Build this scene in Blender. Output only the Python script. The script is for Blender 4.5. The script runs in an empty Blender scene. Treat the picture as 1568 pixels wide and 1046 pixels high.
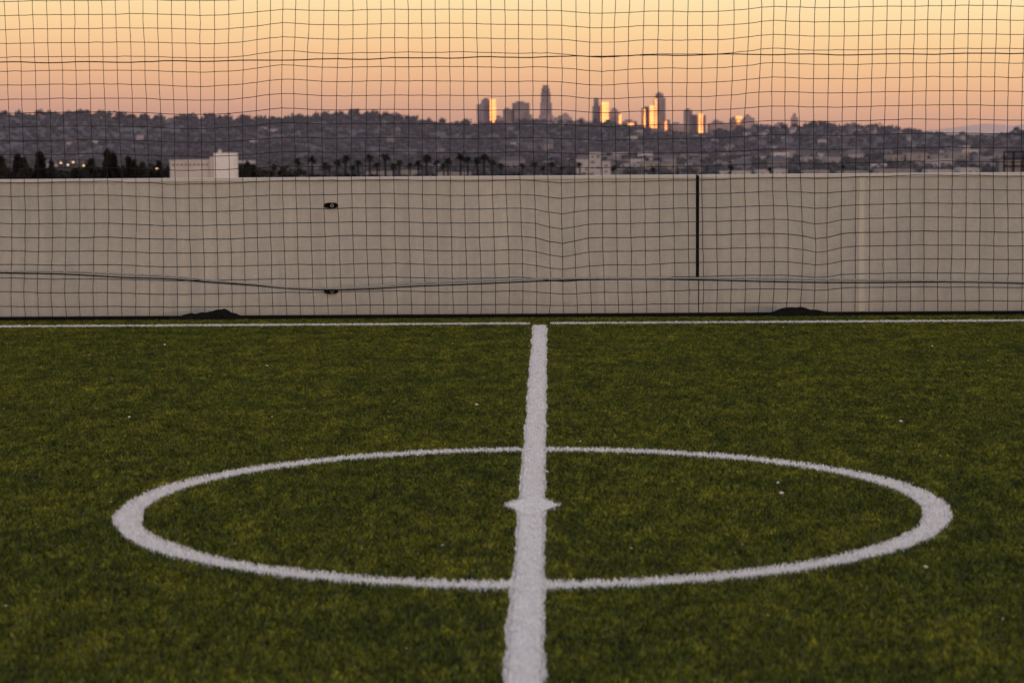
import bpy, math, random
import numpy as np
from mathutils import Vector, Matrix, noise
random.seed(7); rng=np.random.default_rng(7)
S=bpy.context.scene
COL=S.collection
# ------------------------------------------------------------------ camera
H=1.6; F=3437.0
pitch=math.atan(316/F); yaw=58.3/F; roll=0.0073
fwd=Vector((-math.sin(yaw)*math.cos(pitch), math.cos(yaw)*math.cos(pitch), -math.sin(pitch)))
right=Vector((math.cos(yaw), math.sin(yaw),0))
up=right.cross(fwd)
r2=right*math.cos(roll)-up*math.sin(roll); u2=up*math.cos(roll)+right*math.sin(roll)
cd=bpy.data.cameras.new("camera"); cam=bpy.data.objects.new("camera",cd); COL.objects.link(cam)
M=Matrix((r2,u2,-fwd)).transposed().to_4x4(); M.translation=(0,0,H); cam.matrix_world=M
cd.sensor_width=36; cd.lens=F/1568*36; cd.clip_start=0.1; cd.clip_end=90000
cd.dof.use_dof=True; cd.dof.focus_distance=16.0; cd.dof.aperture_fstop=4.5
S.camera=cam
def site(px,py,dist):
    """image-point helper: world x,z of the camera ray through px,py at northing `dist`"""
    d=fwd*F+r2*(px-784)-u2*(py-523)
    t=dist/d.y
    return d.x*t, H+d.z*t
# ------------------------------------------------------------------ helpers
def mesh_obj(name,verts,faces,mat=None,parent=None,smooth=False):
    me=bpy.data.meshes.new(name); me.from_pydata([tuple(v) for v in verts],[],faces); me.update()
    ob=bpy.data.objects.new(name,me); COL.objects.link(ob)
    if mat: me.materials.append(mat)
    if parent: ob.parent=parent
    if smooth: me.polygons.foreach_set("use_smooth",[True]*len(me.polygons))
    return ob
def np_mesh(name,V,Q,mat,n=4,parent=None,attr=None):
    me=bpy.data.meshes.new(name)
    V=np.asarray(V,dtype=np.float32); Q=np.asarray(Q,dtype=np.int32)
    me.vertices.add(len(V)); me.vertices.foreach_set("co",V.ravel())
    me.loops.add(Q.size); me.loops.foreach_set("vertex_index",Q.ravel())
    me.polygons.add(len(Q)); me.polygons.foreach_set("loop_start",np.arange(0,Q.size,n,dtype=np.int32))
    me.polygons.foreach_set("loop_total",np.full(len(Q),n,dtype=np.int32))
    me.update(calc_edges=True); me.validate()
    if attr is not None:
        a=me.attributes.new("var",'FLOAT','FACE'); a.data.foreach_set("value",np.asarray(attr,dtype=np.float32))
    me.materials.append(mat)
    ob=bpy.data.objects.new(name,me); COL.objects.link(ob)
    if parent: ob.parent=parent
    return ob
def box(x0,x1,y0,y1,z0,z1):
    return [(x0,y0,z0),(x1,y0,z0),(x1,y1,z0),(x0,y1,z0),(x0,y0,z1),(x1,y0,z1),(x1,y1,z1),(x0,y1,z1)],\
           [(0,3,2,1),(4,5,6,7),(0,1,5,4),(1,2,6,5),(2,3,7,6),(3,0,4,7)]
def boxes(name,bl,mat,parent=None,rot=0,center=(0,0)):
    V=[];Fc=[]
    for b in bl:
        v,f=box(*b); o=len(V)
        for p in v:
            x,y=p[0]-center[0],p[1]-center[1]
            c,s=math.cos(rot),math.sin(rot)
            V.append((center[0]+x*c-y*s,center[1]+x*s+y*c,p[2]))
        Fc+= [tuple(i+o for i in q) for q in f]
    return mesh_obj(name,V,Fc,mat,parent)
def empty(name):
    e=bpy.data.objects.new(name,None); COL.objects.link(e); return e
class NT:
    def __init__(s,mat):
        s.t=mat.node_tree; s.n=s.t.nodes; s.l=s.t.links
    def node(s,typ,**k):
        n=s.n.new(typ)
        for a,b in k.items(): setattr(n,a,b)
        return n
    def inp(s,sock,v):
        if isinstance(v,bpy.types.NodeSocket): s.l.new(v,sock)
        else: sock.default_value=v
    def math(s,op,a,b=0.0,c=None,clamp=False):
        n=s.node('ShaderNodeMath',operation=op); n.use_clamp=clamp
        s.inp(n.inputs[0],a); s.inp(n.inputs[1],b)
        if c is not None: s.inp(n.inputs[2],c)
        return n.outputs[0]
    def mix(s,f,a,b,mode='MIX'):
        n=s.node('ShaderNodeMix',data_type='RGBA',blend_type=mode)
        s.inp(n.inputs['Factor'],f); s.inp(n.inputs[6],a); s.inp(n.inputs[7],b)
        return n.outputs[2]
    def noise(s,vec,scale,detail=3,rough=.5):
        n=s.node('ShaderNodeTexNoise'); s.l.new(vec,n.inputs['Vector'])
        n.inputs['Scale'].default_value=scale; n.inputs['Detail'].default_value=detail; n.inputs['Roughness'].default_value=rough
        return n.outputs[0]
    def ramp(s,f,stops,interp='LINEAR'):
        n=s.node('ShaderNodeValToRGB'); s.l.new(f,n.inputs[0]); cr=n.color_ramp; cr.interpolation=interp
        while len(cr.elements)<len(stops): cr.elements.new(0.5)
        for e,(p,c) in zip(cr.elements,stops):
            e.position=p; e.color=(c[0],c[1],c[2],1)
        return n.outputs[0]
def newmat(name,color=(.5,.5,.5),rough=.8,metal=0.):
    m=bpy.data.materials.new(name); m.use_nodes=True
    b=m.node_tree.nodes['Principled BSDF']
    b.inputs['Base Color'].default_value=(*color,1); b.inputs['Roughness'].default_value=rough; b.inputs['Metallic'].default_value=metal
    b.inputs['Specular IOR Level'].default_value=.3
    return m,NT(m),b
def haze_glow(b,k):
    """haze on far surfaces, painted in as a faint even emission of the material"""
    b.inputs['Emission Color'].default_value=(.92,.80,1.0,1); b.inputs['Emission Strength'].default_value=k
def noisy(name,c1,c2,scale,rough=.85,coord='world',bump=0,detail=4,spec=.3,air=0):
    m,t,b=newmat(name,c1,rough); b.inputs['Specular IOR Level'].default_value=spec
    if coord=='world': v=t.node('ShaderNodeNewGeometry').outputs['Position']
    else: v=t.node('ShaderNodeTexCoord').outputs['Object']
    n=t.noise(v,scale,detail,.6)
    c=t.ramp(n,[(.3,c1),(.7,c2)]); t.l.new(c,b.inputs['Base Color'])
    if air: haze_glow(b,air)
    if bump:
        bp=t.node('ShaderNodeBump'); bp.inputs['Distance'].default_value=bump; t.l.new(n,bp.inputs['Height']); t.l.new(bp.outputs[0],b.inputs['Normal'])
    return m
def s2l(r,g,b):
    f=lambda c:((c/255+.055)/1.055)**2.4 if c>10 else c/255/12.92
    return (f(r),f(g),f(b))
# ------------------------------------------------------------------ pitch geometry (metres)
XL=-0.0514*H; CY=9.575; R=1.720; W=0.121; TY=18.91; EDGE=19.5; NETY=19.65; WALLY=20.0
# ------------------------------------------------------------------ turf material
def turf_mat(name,blade):
    m,t,b=newmat(name,(.05,.08,.015),.55)
    g=t.node('ShaderNodeNewGeometry').outputs['Position']
    sp=t.node('ShaderNodeSeparateXYZ'); t.l.new(g,sp.inputs[0]); x,y=sp.outputs[0],sp.outputs[1]
    j1=t.math('MULTIPLY',t.math('SUBTRACT',t.noise(g,2.5,2),.5),.040)
    j2=t.math('MULTIPLY',t.math('SUBTRACT',t.noise(g,26.0,2),.5),.028)
    j=t.math('ADD',j1,j2)
    dx=t.math('SUBTRACT',x,XL); dy=t.math('SUBTRACT',y,CY)
    rr=t.math('SQRT',t.math('ADD',t.math('MULTIPLY',dx,dx),t.math('MULTIPLY',dy,dy)))
    def band(d,half):
        return t.math('LESS_THAN',t.math('ADD',t.math('ABSOLUTE',d),j),half)
    mh=t.math('MULTIPLY',band(dx,W/2),t.math('LESS_THAN',y,TY-.16))
    mc=band(t.math('SUBTRACT',rr,R),W/2)
    dia=t.math('ADD',t.math('DIVIDE',t.math('ABSOLUTE',dx),.128),t.math('DIVIDE',t.math('ABSOLUTE',dy),.31))
    ms=t.math('LESS_THAN',t.math('ADD',dia,t.math('MULTIPLY',j2,3.0)),1.0)
    mt=t.math('MULTIPLY',band(t.math('SUBTRACT',y,TY),.070),t.math('GREATER_THAN',t.math('ABSOLUTE',dx),.085))
    mask=t.math('MAXIMUM',t.math('MAXIMUM',mh,mc),t.math('MAXIMUM',ms,mt))
    worn=t.math('GREATER_THAN',t.noise(g,14.0,4,.65),.67)
    mask=t.math('MULTIPLY',mask,t.math('SUBTRACT',1.0,t.math('MULTIPLY',worn,.75)))
    mp=t.node('ShaderNodeMapping'); mp.inputs['Scale'].default_value=(1.0,.5,1); t.l.new(g,mp.inputs[0])
    gs=mp.outputs[0]
    big=t.noise(g,.8,3); mid=t.noise(gs,6.0,4,.75); fine=t.noise(gs,36.0,3,.75)
    c=t.ramp(mid,[(.32,(.042,.056,.006)),(.5,(.088,.110,.010)),(.68,(.165,.180,.018))])
    f=t.ramp(fine,[(.36,(.28,.30,.30)),(.5,(1,1,1)),(.64,(1.95,1.8,1.4))])
    c=t.mix(1.0,c,f,'MULTIPLY')
    bb=t.ramp(big,[(.3,(.80,.84,.8)),(.7,(1.2,1.13,1.0))]); c=t.mix(1.0,c,bb,'MULTIPLY')
    if blade:
        a=t.node('ShaderNodeAttribute',attribute_name='var').outputs['Fac']
        va=t.ramp(a,[(0,(.4,.45,.45)),(.5,(1,1,1)),(1,(1.9,1.7,1.4))]); c=t.mix(1.0,c,va,'MULTIPLY')
        wn=t.ramp(a,[(0,(.80,.77,.77)),(1,(.98,.95,.93))])
        wn=t.mix(1.0,wn,t.ramp(fine,[(.34,(.82,.82,.82)),(.6,(1,1,1))]),'MULTIPLY')
    else:
        c=t.mix(1.0,c,(.45,.42,.4,1),'MULTIPLY'); wn=t.ramp(fine,[(.3,(.5,.5,.5)),(.7,(.75,.75,.75))])
    c=t.mix(mask,c,wn); t.l.new(c,b.inputs['Base Color']); b.inputs['Specular IOR Level'].default_value=.2
    return m
m_blade=turf_mat("turf_fibre",True); m_turf=turf_mat("turf_backing",False)
T=.5; nx,ny=46,40; x0=-11.5; y0=EDGE-ny*T
V=[];Fc=[]
for iy in range(ny):
    for ix in range(nx):
        a,b_=x0+ix*T,y0+iy*T; o=len(V)
        V+=[(a,b_,0),(a+T,b_,0),(a+T,b_+T,0),(a,b_+T,0)]
        k=random.randrange(4); Fc.append(tuple(o+(i+k)%4 for i in range(4)))
turf=mesh_obj("artificial_turf",V,Fc,m_turf)
NB=4200
bx=rng.uniform(-T/2,T/2,NB); by=rng.uniform(-T/2,T/2,NB); hh=rng.uniform(.010,.024,NB); th=rng.uniform(0,2*np.pi,NB)
wd=rng.uniform(.0012,.0022,NB); la=rng.uniform(0,2*np.pi,NB); lm=rng.uniform(.1,1.0,NB)*hh
wx,wy=np.cos(th)*wd,np.sin(th)*wd; lx,ly=np.cos(la)*lm,np.sin(la)*lm
P=np.stack([np.stack([bx-wx,by-wy,0*hh],1),np.stack([bx+wx,by+wy,0*hh],1),
 np.stack([bx+wx+lx*.35,by+wy+ly*.35,hh*.6],1),np.stack([bx-wx+lx*.35,by-wy+ly*.35,hh*.6],1),
 np.stack([bx+wx*.3+lx,by+wy*.3+ly,hh],1),np.stack([bx-wx*.3+lx,by-wy*.3+ly,hh],1)],1).reshape(-1,3)
o=np.arange(NB)[:,None]*6
Q=np.stack([o+np.array([0,1,2,3]),o+np.array([3,2,4,5])],1).reshape(-1,4)
va=rng.uniform(0,1,NB); patch=np_mesh("turf_blades",P,Q,m_blade,attr=np.repeat(va,2),parent=turf)
turf.instance_type='FACES'; turf.show_instancer_for_render=True; turf.show_instancer_for_viewport=True; turf.use_instance_faces_scale=False
m_line=noisy("line_white",(.6,.6,.6),(.8,.8,.8),30)
def ring(name,cx,cy,r0,r1,z,n=160):
    V=[];Fc=[]
    for i in range(n):
        a=2*math.pi*i/n; c,s=math.cos(a),math.sin(a)
        V+=[(cx+c*r0,cy+s*r0,z),(cx+c*r1,cy+s*r1,z)]
        k=(i+1)%n; Fc.append((2*i,2*i+1,2*k+1,2*k))
    return mesh_obj(name,V,Fc,m_line)
def sheet(name,xa,xb,ya,yb,z,mat): return mesh_obj(name,[(xa,ya,z),(xb,ya,z),(xb,yb,z),(xa,yb,z)],[(0,1,2,3)],mat)
ring("center_circle_line",XL,CY,R-W/2+.015,R+W/2-.015,.004)
sheet("halfway_line",XL-W/2+.015,XL+W/2-.015,y0,TY-.17,.008,m_line)
tl=empty("touchline")
for s,nm in ((-1,'segment_west'),(1,'segment_east')):
    o_=sheet(nm,min(XL+s*.1,s*11.5),max(XL+s*.1,s*11.5),TY-.06,TY+.06,.004,m_line); o_.parent=tl
mesh_obj("center_spot",[(XL-.115,CY,.0115),(XL,CY-.27,.0115),(XL+.115,CY,.0115),(XL,CY+.27,.0115)],[(0,1,2,3)],m_line)
m_deb=noisy("debris_pale",(.35,.33,.30),(.6,.58,.55),40)
V=[];Fc=[]
for i in range(130):
    x=random.uniform(-5,5); y=random.uniform(5.5,18.5); s=random.choice([.003,.004,.004,.005,.006,.010]); z=.019
    o=len(V)
    for k in range(5):
        a=k*1.257+random.uniform(-.3,.3); V.append((x+math.cos(a)*s*random.uniform(.6,1.5),y+math.sin(a)*s,z+random.uniform(0,s)))
    V.append((x,y,z+s*1.2)); Fc+=[(o+k,o+(k+1)%5,o+5) for k in range(5)]
mesh_obj("turf_litter",V,Fc,m_deb)
# ------------------------------------------------------------------ roof deck, edge strip, wall
GZ=-25
m_deck=noisy("deck_concrete",(.16,.155,.15),(.24,.23,.22),3)
m_black=noisy("black_rubber",(.006,.006,.006),(.014,.014,.013),30,1.0,spec=0.05)
boxes("roof_terrace_building",[(-30,30,-30,WALLY+.4,GZ,-.02)],m_deck)
boxes("rubber_edge_strip",[(-25,25,EDGE+.002,WALLY-.03,-.019,.012)],m_black)
zt=1.207
def wall_mat():
    m,t,b=newmat("wall_render",(.4,.38,.34),.9)
    g=t.node('ShaderNodeNewGeometry').outputs['Position']
    sp=t.node('ShaderNodeSeparateXYZ'); t.l.new(g,sp.inputs[0])
    n1=t.noise(g,.5,3); n2=t.noise(g,12,5,.7); n3=t.noise(g,110,3,.7)
    mp=t.node('ShaderNodeMapping'); mp.inputs['Scale'].default_value=(9,1,.5); t.l.new(g,mp.inputs[0])
    n4=t.noise(mp.outputs[0],1,4,.6)
    c=t.ramp(n1,[(.3,(.49,.480,.432)),(.7,(.58,.565,.50))])
    c=t.mix(1.0,c,t.ramp(n2,[(.25,(.86,.86,.86)),(.75,(1.09,1.09,1.09))]),'MULTIPLY')
    c=t.mix(1.0,c,t.ramp(n4,[(.3,(.88,.88,.89)),(.7,(1.06,1.06,1.05))]),'MULTIPLY')
    c=t.mix(1.0,c,t.ramp(n3,[(.3,(.78,.78,.78)),(.7,(1.16,1.16,1.16))]),'MULTIPLY')
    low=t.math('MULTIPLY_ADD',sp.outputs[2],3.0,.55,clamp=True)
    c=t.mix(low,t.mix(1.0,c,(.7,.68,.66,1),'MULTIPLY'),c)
    t.l.new(c,b.inputs['Base Color'])
    bp=t.node('ShaderNodeBump'); bp.inputs['Distance'].default_value=.002; t.l.new(n2,bp.inputs['Height']); t.l.new(bp.outputs[0],b.inputs['Normal'])
    return m
m_wall=wall_mat()
wall=empty("parapet_wall")
jx=site(1068,350,WALLY)[0]
boxes("panels",[(-25,jx-.015,WALLY,WALLY+.2,-.02,zt),(jx+.015,25,WALLY,WALLY+.2,-.02,zt)],m_wall,wall)
m_cap=noisy("cap_pale",(.58,.56,.52),(.68,.65,.60),5)
boxes("coping",[(-25,jx-.015,WALLY-.012,WALLY+.23,zt,zt+.028),(jx+.015,25,WALLY-.012,WALLY+.23,zt,zt+.028)],m_cap,wall)
zj=site(1068,427,WALLY)[1]
boxes("expansion_joint",[(jx-.0149,jx+.0149,WALLY+.006,WALLY+.19,zj,zt+.02)],m_black,wall)
boxes("joint_cover",[(jx-.0149,jx+.006,WALLY+.002,WALLY+.19,-.02,zj-.001)],m_wall,wall)
sx=site(1320,350,WALLY)[0]
m_strip=noisy("strip_pale",(.57,.555,.48),(.65,.63,.54),8)
boxes("cover_strip",[(sx-.027,sx+.02,WALLY-.004,WALLY,0.012,zt-.001)],m_strip,wall)
boxes("cover_strip_edge",[(sx+.021,sx+.027,WALLY-.007,WALLY,0.012,zt-.001)],m_cap,wall)
m_steel,_,_=newmat("steel_dull",(.35,.34,.33),.5,.6)
for px,py in ((507,315),(507,446)):
    fx,fz=site(px,py,WALLY); e=empty("wall_scupper_fitting")
    V=[];Fc=[];n=28
    for k,(rx,rz,yy) in enumerate(((.064,.030,0),(.060,.027,-.018),(.046,.019,-.022),(.041,.016,-.004))):
        for i in range(n):
            a=2*math.pi*i/n; V.append((fx+rx*math.cos(a),WALLY+yy,fz+rz*math.sin(a)*(1+.15*math.cos(2*a))))
    for k in range(3):
        for i in range(n): j=(i+1)%n; Fc.append((k*n+i,k*n+j,(k+1)*n+j,(k+1)*n+i))
    Fc.append(tuple(3*n+i for i in range(n)))
    mesh_obj("flange",V,Fc,m_black,e,True)
    V=[];Fc=[]
    for yy,r in ((0,.015),(-.05,.015),(-.05,.009),(-.01,.009)):
        for i in range(12):
            a=2*math.pi*i/12; V.append((fx+.012+r*math.cos(a),WALLY+yy,fz+r*math.sin(a)))
    for k in range(3):
        for i in range(12): j=(i+1)%12; Fc.append((k*12+i,k*12+j,(k+1)*12+j,(k+1)*12+i))
    mesh_obj("pipe_stub",V,Fc,m_steel,e)
# ------------------------------------------------------------------ net
m_net=noisy("net_cord",(.008,.008,.010),(.02,.019,.02),20)
C=.1215; nX=140; nZ=40
def warp(x,z):
    a=noise.noise(Vector((x*.5,z*.5,1.3)))*.040+noise.noise(Vector((x*1.5,z*.8,5.1)))*.012+noise.noise(Vector((x*4,z*4,9.)))*.006
    b=noise.noise(Vector((x*.45,z*.3,21.3)))*.050+noise.noise(Vector((x*1.5,z*.4,31.3)))*.018+noise.noise(Vector((x*5,z*5,39.)))*.006
    for gx,gz,am,wr,hr in ((.10,.75,-.06,.20,.45),(2.35,.7,-.05,.17,.4),(-2.3,2.2,.04,.35,.8),(.45,2.3,-.03,.3,.7),(1.9,2.4,.03,.3,.7)):
        q=math.exp(-((x-gx)/wr)**2-((z-gz)/hr)**2); b+=am*q; a+=-(x-gx)*.15*q
    fade=min(1,max(0,z/.25))
    yv=noise.noise(Vector((x*.6,z*.6,50)))*.08*fade+noise.noise(Vector((x*2.2,z*2,60)))*.02*fade
    return Vector((x+a*(.35+.65*fade),NETY+yv,max(.012,z+b*fade)))
N=[[warp(-nX/2*C+i*C,j*C) for i in range(nX+1)] for j in range(nZ+1)]
def tubes(name,lines,mat,parent,sides=4):
    V=[];Fc=[]
    for pts,r in lines:
        o=len(V); n=len(pts)
        for i,p in enumerate(pts):
            d=(pts[min(i+1,n-1)]-pts[max(i-1,0)]).normalized()
            s=d.cross(Vector((0,1,0))).normalized(); w=s.cross(d)
            for k in range(sides):
                a=2*math.pi*k/sides+.4; V.append(p+s*(math.cos(a)*r)+w*(math.sin(a)*r))
        for i in range(n-1):
            for k in range(sides):
                l=(k+1)%sides; Fc.append((o+i*sides+k,o+i*sides+l,o+(i+1)*sides+l,o+(i+1)*sides+k))
    return mesh_obj(name,V,Fc,mat,parent,True)
net=empty("sports_barrier_net")
def sub(pts):
    out=[]
    for a,b in zip(pts[:-1],pts[1:]):
        out.append(a); out.append((a+b)/2+Vector((random.gauss(0,.0012),random.gauss(0,.001),random.gauss(0,.0014))))
    return out+[pts[-1]]
lines=[]
for j in range(nZ+1):
    lines.append((sub(N[j]),.0038 if j==6 else .0032))
for i in range(nX+1): lines.append((sub([N[j][i] for j in range(nZ+1)]),.0031))
tubes("mesh_cords",lines,m_net,net)
tubes("bottom_rope",[([Vector((p.x,NETY-.01,.022)) for p in N[0]],.014)],m_black,net,6)
def spline(pts,n=8):
    out=[]
    P_=[pts[0]]+pts+[pts[-1]]
    for i in range(1,len(P_)-2):
        for k in range(n):
            t=k/n; a,b,c,d=P_[i-1],P_[i],P_[i+1],P_[i+2]
            out.append(.5*((2*b)+(c-a)*t+(2*a-5*b+4*c-d)*t*t+(3*b-a-3*c+d)*t**3))
    return out+[pts[-1]]
m_rope=noisy("rope_grey",(.24,.235,.23),(.36,.35,.33),40)
prof=[(-500,416),(-200,416),(0,416),(100,416),(190,420),(260,423),(320,429),(390,435),(440,440),(500,442),(560,440),(640,434),(730,430),(830,427),(950,426),(1070,426),(1200,427),(1330,429),(1450,430),(1568,432),(1900,440),(2200,441)]
rp=[]
for px,py in prof:
    x,z=site(px,py,NETY-.03); rp.append(Vector((x,NETY-.06,z)))
rp=spline(rp)
tubes("tension_rope",[(rp,.0085)],m_rope,net,6)
tubes("rope_shadow_line",[([p+Vector((0,.012,-.019+.009*math.sin(p.x*2.1))) for p in rp],.006)],m_black,net,6)  # black cord modelled as the dark shadow line under the rope
sp_=[Vector((site(px,py,NETY-.05)[0],NETY-.05,site(px,py,NETY-.05)[1])) for px,py in ((-600,92),(-200,93),(0,96),(200,95),(400,93),(600,90),(800,88),(950,86),(1100,84),(1300,84),(1568,82),(1800,80),(2200,82))]
sp_=[p+Vector((0,0,.004*math.sin(p.x*9)+random.gauss(0,.0015))) for p in spline(sp_,12)]
tubes("seam_cord",[(sp_,.0052)],m_net,net,6)
def heap(px0,px1,peak,hgt,seed):
    xa,_=site(px0,482,NETY-.05); xb,_=site(px1,482,NETY-.05); L=xb-xa
    V=[];Fc=[];n=70;m_=16
    for i in range(n+1):
        t=i/n
        env=max(0,math.sin(math.pi*t))**.55
        prof_=(.50*env+.50*math.exp(-((t-peak)/.17)**2)*env)*(.92+.35*noise.noise(Vector((t*9,seed,0))))
        for k in range(m_+1):
            a=math.pi*k/m_
            rr_=1+.16*noise.noise(Vector((t*14,k*.6,seed)))
            V.append((xa+L*t,NETY-.07-.10*math.cos(a)*rr_*min(1,prof_*2+.1),.010+hgt*prof_*math.sin(a)*rr_))
    for i in range(n):
        for k in range(m_): q=i*(m_+1)+k; Fc.append((q,q+1,q+m_+2,q+m_+1))
    return mesh_obj("gathered_netting",V,Fc,m_black,None,True)  # bunched black net fabric at the foot of the net
heap(255,378,.72,.115,1.2); heap(1172,1292,.28,.110,4.7)
# ------------------------------------------------------------------ ground and hills
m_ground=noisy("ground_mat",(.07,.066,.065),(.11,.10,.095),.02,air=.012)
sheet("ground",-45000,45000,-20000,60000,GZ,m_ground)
ridge=[(-900,176),(-500,182),(-200,176),(0,179),(60,177),(90,180),(120,176),(180,181),(260,185),(330,183),(400,188),(440,187),(490,181),(550,177),(600,182),(640,187),(700,190),(720,194),(760,193),(830,190),(870,192),(920,191),(960,198),(1010,208),(1060,213),(1100,206),(1130,199),(1180,200),(1220,197),(1250,192),(1290,199),(1340,198),(1380,205),(1410,211),(1450,216),(1480,216),(1530,213),(1550,204),(1580,199),(1800,190),(2500,198)]
RD=4000.
rx=[];rz=[]
for px,py in ridge:
    a,b_=site(px,py,RD); rx.append(a); rz.append(b_-4)
def hill_z(x,y):
    zr=float(np.interp(x,rx,rz))
    if y<RD:
        t=max(0,min(1,(y-2300)/(RD-2300))); s=t*t*(3-2*t)
    else:
        t=max(0,min(1,1-(y-RD)/1800)); s=t*t*(3-2*t)
    g=noise.fractal(Vector((x*.003,y*.003,3)),1.0,2.0,4)*14*math.sin(math.pi*min(1,max(0,(y-2300)/1700))) if y<RD else 0
    return GZ-3+(zr-GZ+3)*s+g*(.8 if y<RD-60 else .1)
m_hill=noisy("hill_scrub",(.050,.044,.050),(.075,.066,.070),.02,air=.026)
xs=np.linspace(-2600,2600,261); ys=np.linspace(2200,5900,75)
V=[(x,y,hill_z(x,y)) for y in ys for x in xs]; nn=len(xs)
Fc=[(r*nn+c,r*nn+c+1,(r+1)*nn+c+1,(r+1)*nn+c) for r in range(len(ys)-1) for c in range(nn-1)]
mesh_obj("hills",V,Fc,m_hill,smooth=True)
m_mtn=noisy("mountain_haze",(.62,.42,.38),(.66,.45,.39),.0004)  # distance haze painted into the mountain's base colour
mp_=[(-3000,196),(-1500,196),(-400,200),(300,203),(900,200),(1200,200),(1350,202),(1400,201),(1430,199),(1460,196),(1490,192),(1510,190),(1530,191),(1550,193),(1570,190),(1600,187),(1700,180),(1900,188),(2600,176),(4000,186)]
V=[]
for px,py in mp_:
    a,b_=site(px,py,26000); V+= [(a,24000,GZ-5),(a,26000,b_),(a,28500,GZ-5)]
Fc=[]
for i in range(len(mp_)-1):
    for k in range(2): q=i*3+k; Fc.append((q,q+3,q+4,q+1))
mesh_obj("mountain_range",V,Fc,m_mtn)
# ------------------------------------------------------------------ distant tree masses
def tree_proto(seed,nleaf=48,cone=False):
    r=np.random.default_rng(seed); V=[];Q=[]
    lobes=[(r.uniform(-.3,.3),r.uniform(-.3,.3),r.uniform(.45,.85),r.uniform(.25,.42)) for _ in range(5)]
    if cone: lobes=[(r.uniform(-.05,.05),0,.25+.11*k,.30-.045*k) for k in range(6)]
    for k in range(nleaf):
        l=lobes[k%len(lobes)]; d=r.normal(size=3); d/=np.linalg.norm(d); rad=l[3]*r.uniform(.6,1.08)
        c=np.array([l[0],l[1],l[2]])+d*rad*np.array([1,1,.85])
        a=r.normal(size=3); a/=np.linalg.norm(a); b=np.cross(a,r.normal(size=3)); b/=np.linalg.norm(b)
        s=r.uniform(.08,.17); o=len(V)
        V+=[c-a*s-b*s,c+a*s-b*s*.7,c+a*s*.8+b*s,c-a*s*.9+b*s*1.1]; Q.append([o,o+1,o+2,o+3])
    for k in range(3):
        o=len(V); a=k*math.pi/3; cx,cy=math.cos(a)*.035,math.sin(a)*.035
        V+=[np.array([-cx,-cy,0]),np.array([cx,cy,0]),np.array([cx*.5,cy*.5,.7]),np.array([-cx*.5,-cy*.5,.7])]; Q.append([o,o+1,o+2,o+3])
    return np.array(V),np.array(Q)
def scatter(name,protos,places,mat):
    VV=[];QQ=[];A=[];o=0
    for x,y,z,s,w in places:
        v,q=random.choice(protos); a=random.uniform(0,6.28); c,sn=math.cos(a),math.sin(a)
        p=np.empty_like(v); p[:,0]=x+(v[:,0]*c-v[:,1]*sn)*s*w; p[:,1]=y+(v[:,0]*sn+v[:,1]*c)*s*w; p[:,2]=z+v[:,2]*s
        VV.append(p); QQ.append(q+o); o+=len(v); A.append(np.clip(random.random()*.6+rng.uniform(0,.4,len(q)),0,1))
    return np_mesh(name,np.concatenate(VV),np.concatenate(QQ),mat,attr=np.concatenate(A))
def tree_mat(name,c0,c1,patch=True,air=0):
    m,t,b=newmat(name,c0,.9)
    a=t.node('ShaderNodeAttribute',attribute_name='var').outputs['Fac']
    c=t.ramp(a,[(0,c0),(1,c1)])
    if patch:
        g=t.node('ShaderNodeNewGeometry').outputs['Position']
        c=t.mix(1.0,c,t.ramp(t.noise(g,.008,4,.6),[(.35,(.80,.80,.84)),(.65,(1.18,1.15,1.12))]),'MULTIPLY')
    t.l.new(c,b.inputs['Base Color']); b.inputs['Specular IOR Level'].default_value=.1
    if air: haze_glow(b,air)
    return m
protos=[tree_proto(i) for i in range(6)]
m_th=tree_mat("foliage_hazy",(.070,.062,.070),(.110,.096,.104),air=.030)  # haze put into the leaf colours, here and in the mid foliage
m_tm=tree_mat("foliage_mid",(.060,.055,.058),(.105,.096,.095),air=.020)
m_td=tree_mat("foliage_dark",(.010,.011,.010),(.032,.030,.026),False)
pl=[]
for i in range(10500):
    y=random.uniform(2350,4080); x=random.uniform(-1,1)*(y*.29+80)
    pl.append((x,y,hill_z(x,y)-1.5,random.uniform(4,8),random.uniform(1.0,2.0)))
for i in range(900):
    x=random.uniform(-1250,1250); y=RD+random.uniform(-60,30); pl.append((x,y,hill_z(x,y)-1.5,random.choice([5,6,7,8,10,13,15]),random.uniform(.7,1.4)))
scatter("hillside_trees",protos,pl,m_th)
pl=[]
for i in range(3600):
    y=1400+1000*random.random()**1.2; x=random.uniform(-1,1)*(y*.29+60)
    pl.append((x,y,GZ-.5,random.uniform(3,6.5),random.uniform(1.0,2.2)))
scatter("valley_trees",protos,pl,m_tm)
pl=[]
for i in range(330):
    y=random.uniform(1200,1340); x=random.uniform(-1,1)*370
    base=site(784+(x/y)*F,268,y)[1]-GZ
    s=base+random.uniform(-3.0,.5)
    if x<-140: s=base+random.uniform(0,5.5)
    if x>60: s=base+random.uniform(-3.,.9)
    if s>1.5: pl.append((x,y,GZ-.5,s,random.uniform(1.0,1.8)*min(1.6,6/max(s,3.))))
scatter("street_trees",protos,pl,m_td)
cp=[tree_proto(20+i,110,True) for i in range(3)]
pl=[]
for px,top in ((8,236),(22,233),(38,238),(52,229),(66,240),(80,243),(150,240),(163,232),(176,226),(188,238),(200,244),(225,246),(245,243),(372,246),(388,250)):
    x,z=site(px,top,1150); pl.append((x,1150+random.uniform(-20,20),GZ,(z-GZ),random.uniform(.4,.6)))
scatter("conifer_row",cp,pl,m_td)
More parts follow.
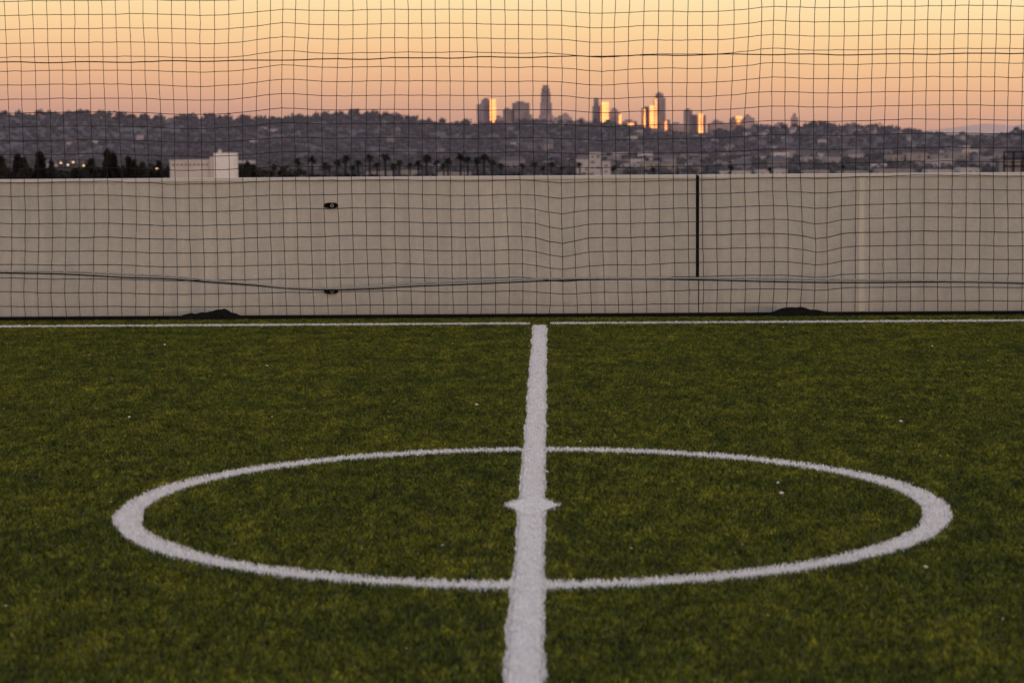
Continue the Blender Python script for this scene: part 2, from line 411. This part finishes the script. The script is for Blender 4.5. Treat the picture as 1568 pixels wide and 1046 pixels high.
def palm_proto(seed):
    r=np.random.default_rng(seed); V=[];Q=[]
    k=6; lean=r.uniform(-.04,.04); prev=None
    rings=[(0,.034),(.3,.029),(.7,.026),(.9,.036)]
    for z,rad in rings:
        o=len(V)
        for i in range(k):
            a=2*math.pi*i/k; V.append(np.array([lean*z*z+rad*math.cos(a),rad*math.sin(a),z]))
        if prev is not None:
            for i in range(k): Q.append([prev+i,prev+(i+1)%k,o+(i+1)%k,o+i])
        prev=o
    cx=lean*.85
    for f in range(34):
        a=r.uniform(0,6.28); e=r.uniform(-.6,1.3); L=r.uniform(.12,.19)
        d=np.array([math.cos(a)*math.cos(e),math.sin(a)*math.cos(e),math.sin(e)]); sd=np.array([-math.sin(a),math.cos(a),0])
        p0=np.array([cx,0,.88]); last=None
        for j in range(5):
            t=j/4; p=p0+d*L*t+np.array([0,0,-.07*t*t]); w=.028*math.sin(math.pi*(.15+.8*t))+.003
            o=len(V); V+=[p-sd*w-np.array([0,0,w*.8]),p,p+sd*w-np.array([0,0,w*.8])]
            if last is not None: Q+= [[last,last+1,o+1,o],[last+1,last+2,o+2,o+1]]
            last=o
    return np.array(V),np.array(Q)
pp=[palm_proto(40+i) for i in range(5)]
pl=[]
for px,top in ((455,238),(478,236),(497,245),(515,241),(528,234),(549,242),(566,233),(590,231),(612,242),(628,247),(652,233),(668,242),(686,239),(705,231),(716,237),(731,238),(741,232),(754,241),(767,248),(800,247),(818,245),(832,251),(844,245),(860,252),(888,246),(640,242),(602,247),(577,245),(505,250),(540,250),(680,248),(380,248),(420,249),(940,252),(1000,254),(1120,250),(1180,254),(1290,250)):
    d=random.uniform(1050,1150); x,z=site(px,top,d); pl.append((x,d,GZ,(z-GZ)/1.02,1.0))
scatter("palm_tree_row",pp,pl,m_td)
# ------------------------------------------------------------------ distant houses
def house_mat():
    m,t,b=newmat("house_walls",(.4,.38,.36),.8)
    a=t.node('ShaderNodeAttribute',attribute_name='var').outputs['Fac']
    t.l.new(t.ramp(a,[(0,(.06,.052,.06)),(.3,(.12,.105,.115)),(.31,(.13,.118,.13)),(.7,(.24,.21,.22)),(1,(.52,.47,.46))]),b.inputs['Base Color'])
    haze_glow(b,.022)
    return m
m_house=house_mat()
VV=[];QQ=[];A=[]
def house(x,y,z,w,d,h,rot,wallv,flat=False):
    c,s=math.cos(rot),math.sin(rot)
    def P_(a,b,zz): VV.append((x+a*c-b*s,y+a*s+b*c,z+zz)); return len(VV)-1
    b0=[P_(-w,-d,0),P_(w,-d,0),P_(w,d,0),P_(-w,d,0)]; t0=[P_(-w,-d,h),P_(w,-d,h),P_(w,d,h),P_(-w,d,h)]
    for i in range(4): QQ.append((b0[i],b0[(i+1)%4],t0[(i+1)%4],t0[i])); A.append(wallv*(1-.12*(i%2)))
    if flat: QQ.append(tuple(t0)); A.append(.4)
    else:
        e=.6; q=[P_(-w-e,-d-e,h+.05),P_(w+e,-d-e,h+.05),P_(w+e,d+e,h+.05),P_(-w-e,d+e,h+.05)]
        r0=P_(-w*.7,0,h+d*.5); r1=P_(w*.7,0,h+d*.5); rv=random.uniform(.02,.2)
        QQ.append((q[0],q[1],r1,r0)); QQ.append((q[2],q[3],r0,r1)); A.append(rv);A.append(rv)
        QQ.append((q[1],q[2],r1,r1)); QQ.append((q[3],q[0],r0,r0)); A.append(rv);A.append(rv)
    nw=max(2,int(w/2)); fl=max(1,int(h/3))
    for fl_ in range(fl):
        for k in range(nw):
            a=-w+2*w*(k+.5)/nw; zz=fl_*3+1.1
            QQ.append((P_(a-.6,-d-.06,zz),P_(a+.6,-d-.06,zz),P_(a+.6,-d-.06,zz+1.3),P_(a-.6,-d-.06,zz+1.3))); A.append(.0)
for i in range(420):
    y=random.uniform(2600,3950); x=random.uniform(-1,1)*(y*.28+60)
    if x<-60 and random.random()<.88: continue
    z=hill_z(x,y); house(x,y,z+1,random.uniform(2.5,6),random.uniform(4,6),random.choice([4,5,6,8]),random.uniform(-.6,.6),random.uniform(.3,1)**1.4,random.random()<.4)
for i in range(200):
    y=random.uniform(1450,2450); x=random.uniform(-1,1)*(y*.28+40)
    if x<0 and random.random()<.85: continue
    house(x,y,GZ,random.uniform(4,9),random.uniform(5,7),random.choice([5,6,8]),random.uniform(-.3,.3),random.uniform(.35,1),random.random()<.6)
hm=mesh_obj("distant_houses",VV,[tuple(dict.fromkeys(q)) for q in QQ],m_house)
at=hm.data.attributes.new("var",'FLOAT','FACE'); at.data.foreach_set("value",np.array(A,dtype=np.float32))
# ------------------------------------------------------------------ nearer low buildings (behind the wall)
m_beige=noisy("stucco_beige",(.50,.45,.41),(.60,.54,.49),.15); m_glass,_,_=newmat("window_dark",(.10,.09,.095),.4)
m_pale=noisy("stucco_pale",(.74,.70,.65),(.82,.77,.72),.15)
m_white=noisy("stucco_white",(.38,.35,.35),(.48,.44,.44),.15)
m_roofs=noisy("stucco_dull",(.22,.20,.20),(.32,.29,.28),.15)
def lowrise(name,dist,blocks,mat,depth=22,windows=True):
    e=empty(name)
    W_=[];G=[];Pp=[]
    for k,(pa,pb,top) in enumerate(blocks):
        xa,z=site(pa,top,dist); xb,_=site(pb,top,dist); yo=dist-k*.4
        W_.append((xa,xb-.02,yo,yo+depth,GZ,z))
        Pp.append((xa-.25,xb+.2,yo-.25,yo+.3,z-.45,z+.12))
        if windows:
            n=max(1,int((xb-xa)/3.4)); zz=z-3.2
            while zz>GZ+1:
                for i in range(n):
                    a=xa+(xb-xa)*(i+.5)/n; ww=random.choice([.5,.7,1.1])
                    if random.random()<.8: G.append((a-ww,a+ww,yo-.06,yo-.01,zz,zz+1.2))
                zz-=3.4
    boxes("walls",W_,mat,e); boxes("parapet",Pp,mat,e)
    if G: boxes("windows",G,m_glass,e)
    return e
b1=lowrise("apartment_building",1000,[(260,322,246)],m_beige,windows=False)
boxes("stair_block",[(site(327,240,999)[0],site(358,240,999)[0],999.3,1012,GZ,site(340,235,999)[1])],m_pale,b1)
boxes("stair_tower",[(site(321,240,999)[0],site(326,240,999)[0]+.1,999.0,1010,GZ,site(322,240,999)[1]),(site(333,240,999)[0],site(337,240,999)[0],1001.0,1004,GZ,site(322,230,999)[1])],m_beige,b1)
xa,z=site(262,250,1000); xb,_=site(320,250,1000)
boxes("band_openings",[(xa+i*(xb-xa)/9+.4,xa+(i+1)*(xb-xa)/9-.4,999.9,999.97,z-1.2,z-.5) for i in range(9)],m_glass,b1)
lowrise("office_building",1400,[(883,903,245),(903,920,234),(921,935,248)],m_white)
lowrise("office_building",1700,[(1360,1384,238),(1388,1420,235),(1424,1446,238),(1452,1484,235)],m_roofs)
lowrise("warehouse",1450,[(985,1010,248),(1012,1035,251),(940,972,259),(1040,1075,257)],m_roofs)
lowrise("warehouse",1380,[(1105,1150,263),(1160,1180,261),(1184,1205,260),(1420,1460,261),(1470,1500,258)],m_white)
lowrise("warehouse",1380,[(560,600,264),(612,640,262),(670,720,265)],m_roofs)
lowrise("warehouse",1380,[(1230,1270,262),(1284,1330,263),(1345,1400,260)],m_roofs)
e=empty("steel_frame_structure"); L=[]
xa,zt_=site(1538,232,1000); xb,_=site(1640,232,1000)
for i in range(8):
    a=xa+(xb-xa)*i/7; L.append((a-.3,a+.3,1000,1000.6,GZ,zt_))
for zz in (zt_-.3,zt_-3.5,zt_-6.5): L.append((xa-.5,xb+.5,999.4,999.95,zz-.3,zz+.3))
boxes("frame",L,m_black,e)
boxes("wall_infill",[(xa,xb,1001,1012,GZ,zt_-4)],m_roofs,e)
m_lamp,tt,bb_=newmat("lamp_glow",(1,.7,.4)); bb_.inputs['Emission Color'].default_value=(1,.62,.35,1); bb_.inputs['Emission Strength'].default_value=1.3
for k,(px,py) in enumerate(((93,250),(104,253),(112,249),(240,259),(128,254))):
    e=empty("street_lamp")
    x,z=site(px,py,1120)
    boxes("pole",[(x-.08,x+.08,1120,1120.2,GZ,z-.35)],m_black,e)
    bpy_v=[];fc=[]
    for r_,zz in ((.25,-.35),(.5,-.1),(.5,.2),(.2,.4)):
        for i in range(8): a=i*math.pi/4; bpy_v.append((x+r_*math.cos(a),1120.1+r_*math.sin(a),z+zz))
    for q in range(3):
        for i in range(8): j=(i+1)%8; fc.append((q*8+i,q*8+j,q*8+8+j,q*8+8+i))
    fc.append(tuple(24+i for i in range(8)))
    mesh_obj("globe",bpy_v,fc,m_lamp,e)
# ------------------------------------------------------------------ downtown towers
TD=9000.
def tower_mat(name,c1,c2,rough=.5,metal=0.,fl=9.,col=11.):
    m,t,b=newmat(name,c1,rough,metal)
    g=t.node('ShaderNodeTexCoord').outputs['Object']
    sp=t.node('ShaderNodeSeparateXYZ'); t.l.new(g,sp.inputs[0])
    a=t.math('LESS_THAN',t.math('FRACT',t.math('DIVIDE',sp.outputs[2],fl)),.5)
    c=t.math('LESS_THAN',t.math('FRACT',t.math('DIVIDE',t.math('ADD',sp.outputs[0],sp.outputs[1]),col)),.6)
    f=t.math('MULTIPLY',a,c)
    n=t.noise(g,.03,3)
    cc=t.mix(f,(*c1,1),(*c2,1)); cc=t.mix(1.0,cc,t.ramp(n,[(.3,(.8,.8,.8)),(.7,(1.2,1.2,1.2))]),'MULTIPLY')
    t.l.new(cc,b.inputs['Base Color']); return m
m_tw=[tower_mat("tower_stone",(.33,.26,.29),(.24,.19,.225)),tower_mat("tower_concrete",(.38,.295,.315),(.28,.22,.245)),tower_mat("tower_dark",(.26,.215,.25),(.19,.16,.195))]  # mauve distance haze mixed into the facade colours
m_gold=tower_mat("tower_sun_glint",(1.0,.52,.27),(.75,.37,.19),.375,1.0,14.,13.)  # orange metallic tint colours in the low-sun reflection
def tower(name,tiers,mat,gold=()):
    e=empty(name)
    for k,(pa,pb,top,rot) in enumerate(tiers):
        xa,z=site(pa,top,TD); xb,_=site(pb,top,TD); w=(xb-xa)/ (math.cos(rot)+.6*abs(math.sin(rot))); cx=(xa+xb)/2
        d=w*.6
        boxes("tier_%d"%(k+1),[(cx-w/2,cx+w/2,TD-d/2,TD+d/2,GZ,z)],mat,e,rot,(cx,TD))
        if pb-pa>9:
            boxes("plant_room_%d"%(k+1),[(cx-w*.28,cx+w*.2,TD-d*.2,TD+d*.3,z+.01,z+6)],m_tw[2],e,rot,(cx,TD))
    for k,(pa,pb,top,bot) in enumerate(gold):
        xa,z=site(pa,top,TD); xb,zb=site(pb,bot,TD); w=(xb-xa); cx=(xa+xb)/2
        boxes("glint_box_%d"%(k+1),[(cx-w/2,cx+w/2,TD-60,TD-44,zb,z)],m_gold,e,math.radians(15),(cx,TD-52))  # boxes added for the sunset glints, turned to mirror the sun
    return e
A_,B_,C_=m_tw
tower("office_tower",[(730,757,160,-.3),(737,752,153,-.3)],A_,[(750,759,153,192)])
tower("office_tower",[(770,784,168,.2),(784,811,158,.25)],C_)
tower("office_tower",[(757,771,180,.1),(800,815,176,.0)],B_)
e=tower("skyscraper_round_crown",[(825,847,177,0),(827,845,158,.0),(828,843,142,.1)],A_)
cx,z0=site(835.5,142,TD); z1=site(835.5,131,TD)[1]
V=[];Fc=[];n=20
for r_,zz in ((16,z0),(16.5,z0+(z1-z0)*.55),(12,z0+(z1-z0)*.6),(12,z1)):
    for i in range(n): a=2*math.pi*i/n; V.append((cx+r_*math.cos(a),TD+r_*math.sin(a),zz))
for k in range(3):
    for i in range(n): j=(i+1)%n; Fc.append((k*n+i,k*n+j,(k+1)*n+j,(k+1)*n+i))
Fc.append(tuple(3*n+i for i in range(n))); mesh_obj("crown",V,Fc,A_,e)
tower("office_block",[(848,876,180,.1),(860,872,176,.1)],B_)
tower("office_block",[(876,903,186,.1),(885,896,183,.1)],B_)
tower("office_tower",[(907,921,163,-.2),(909,917,151,-.2)],A_,[(919,931,157,190)])
tower("office_tower",[(931,950,172,.1),(935,946,168,.1)],B_,[(946,950,176,190)])
tower("office_block",[(952,975,186,.1)],B_,[(960,969,189,197)])
tower("office_tower",[(982,1001,166,-.15)],C_,[(983.5,986.5,168,196),(993,1000,163,206)])
tower("glass_skyscraper",[(1002,1019,150,.3),(1004,1016,144,.3)],C_,[(1001,1004,152,200),(1016,1019,186,206)])
tower("office_tower",[(1019,1026,184,.0),(1026,1046,190,.1)],B_)
tower("office_tower",[(1047,1060,169,.2),(1059,1066,176,.1)],C_)
tower("office_tower",[(1066,1081,177,-.1)],C_,[(1067,1074,175,204)])
tower("office_block",[(1084,1118,189,.1),(1090,1104,186,.1)],B_,[(1050,1058,207,211)])
tower("office_tower",[(1117,1133,182,.0),(1136,1155,181,.1),(1140,1150,178,.1)],B_,[(1124,1134,179,183),(1126,1130,184,196)])
tower("office_tower",[(1211,1222,180,.1),(1214,1219,174,.1)],B_)
tower("office_block",[(1160,1185,193,0),(1186,1206,190,0),(1300,1316,190,0)],B_)
# ------------------------------------------------------------------ lights: sun + sky
sun_az=30; sun_el=2.5
sd=bpy.data.lights.new("sun",'SUN'); sd.energy=.40; sd.angle=math.radians(2.5); sd.color=(1,.66,.44)
so=bpy.data.objects.new("sun",sd); COL.objects.link(so)
d=Vector((math.sin(math.radians(sun_az))*math.cos(math.radians(sun_el)),-math.cos(math.radians(sun_az))*math.cos(math.radians(sun_el)),math.sin(math.radians(sun_el))))
so.rotation_euler=d.to_track_quat('Z','Y').to_euler()
w=bpy.data.worlds.new("World"); S.world=w; w.use_nodes=True
t=NT(w); bg=t.n['Background']
sky=t.node('ShaderNodeTexSky',sky_type='NISHITA'); sky.sun_disc=False
sky.sun_elevation=math.radians(sun_el); sky.sun_rotation=math.atan2(d.x,d.y); sky.air_density=1.2; sky.dust_density=2
g=t.node('ShaderNodeTexCoord').outputs['Generated']
sp=t.node('ShaderNodeSeparateXYZ'); t.l.new(g,sp.inputs[0]); X,Y,Z=sp.outputs
zz=t.math('ADD',Z,t.math('MULTIPLY',X,.030))
f=t.math('DIVIDE',zz,.09,clamp=True)
band=t.ramp(f,[(0,s2l(195,148,134)),(.08,s2l(205,157,137)),(.16,s2l(220,169,139)),(.27,s2l(236,184,143)),(.38,s2l(246,198,149)),(.52,s2l(253,213,158)),(.68,s2l(255,228,175)),(1,s2l(255,230,186))])
up_=t.node('ShaderNodeMapRange',interpolation_type='SMOOTHSTEP'); t.l.new(Z,up_.inputs[0]); up_.inputs[1].default_value=.07; up_.inputs[2].default_value=.55
bk=t.node('ShaderNodeMapRange',interpolation_type='SMOOTHSTEP'); t.l.new(Y,bk.inputs[0]); bk.inputs[1].default_value=.3; bk.inputs[2].default_value=-.4
nf=t.math('MAXIMUM',up_.outputs[0],bk.outputs[0])
nis=t.mix(1.0,sky.outputs[0],(.12,.12,.12,1),'MULTIPLY')
amb=t.mix(1.0,nis,(.46,.46,.53,1),'ADD')
t.l.new(t.mix(nf,band,amb),bg.inputs[0]); bg.inputs[1].default_value=1.0
S.view_settings.view_transform='Standard'; S.view_settings.look='None'; S.view_settings.exposure=0
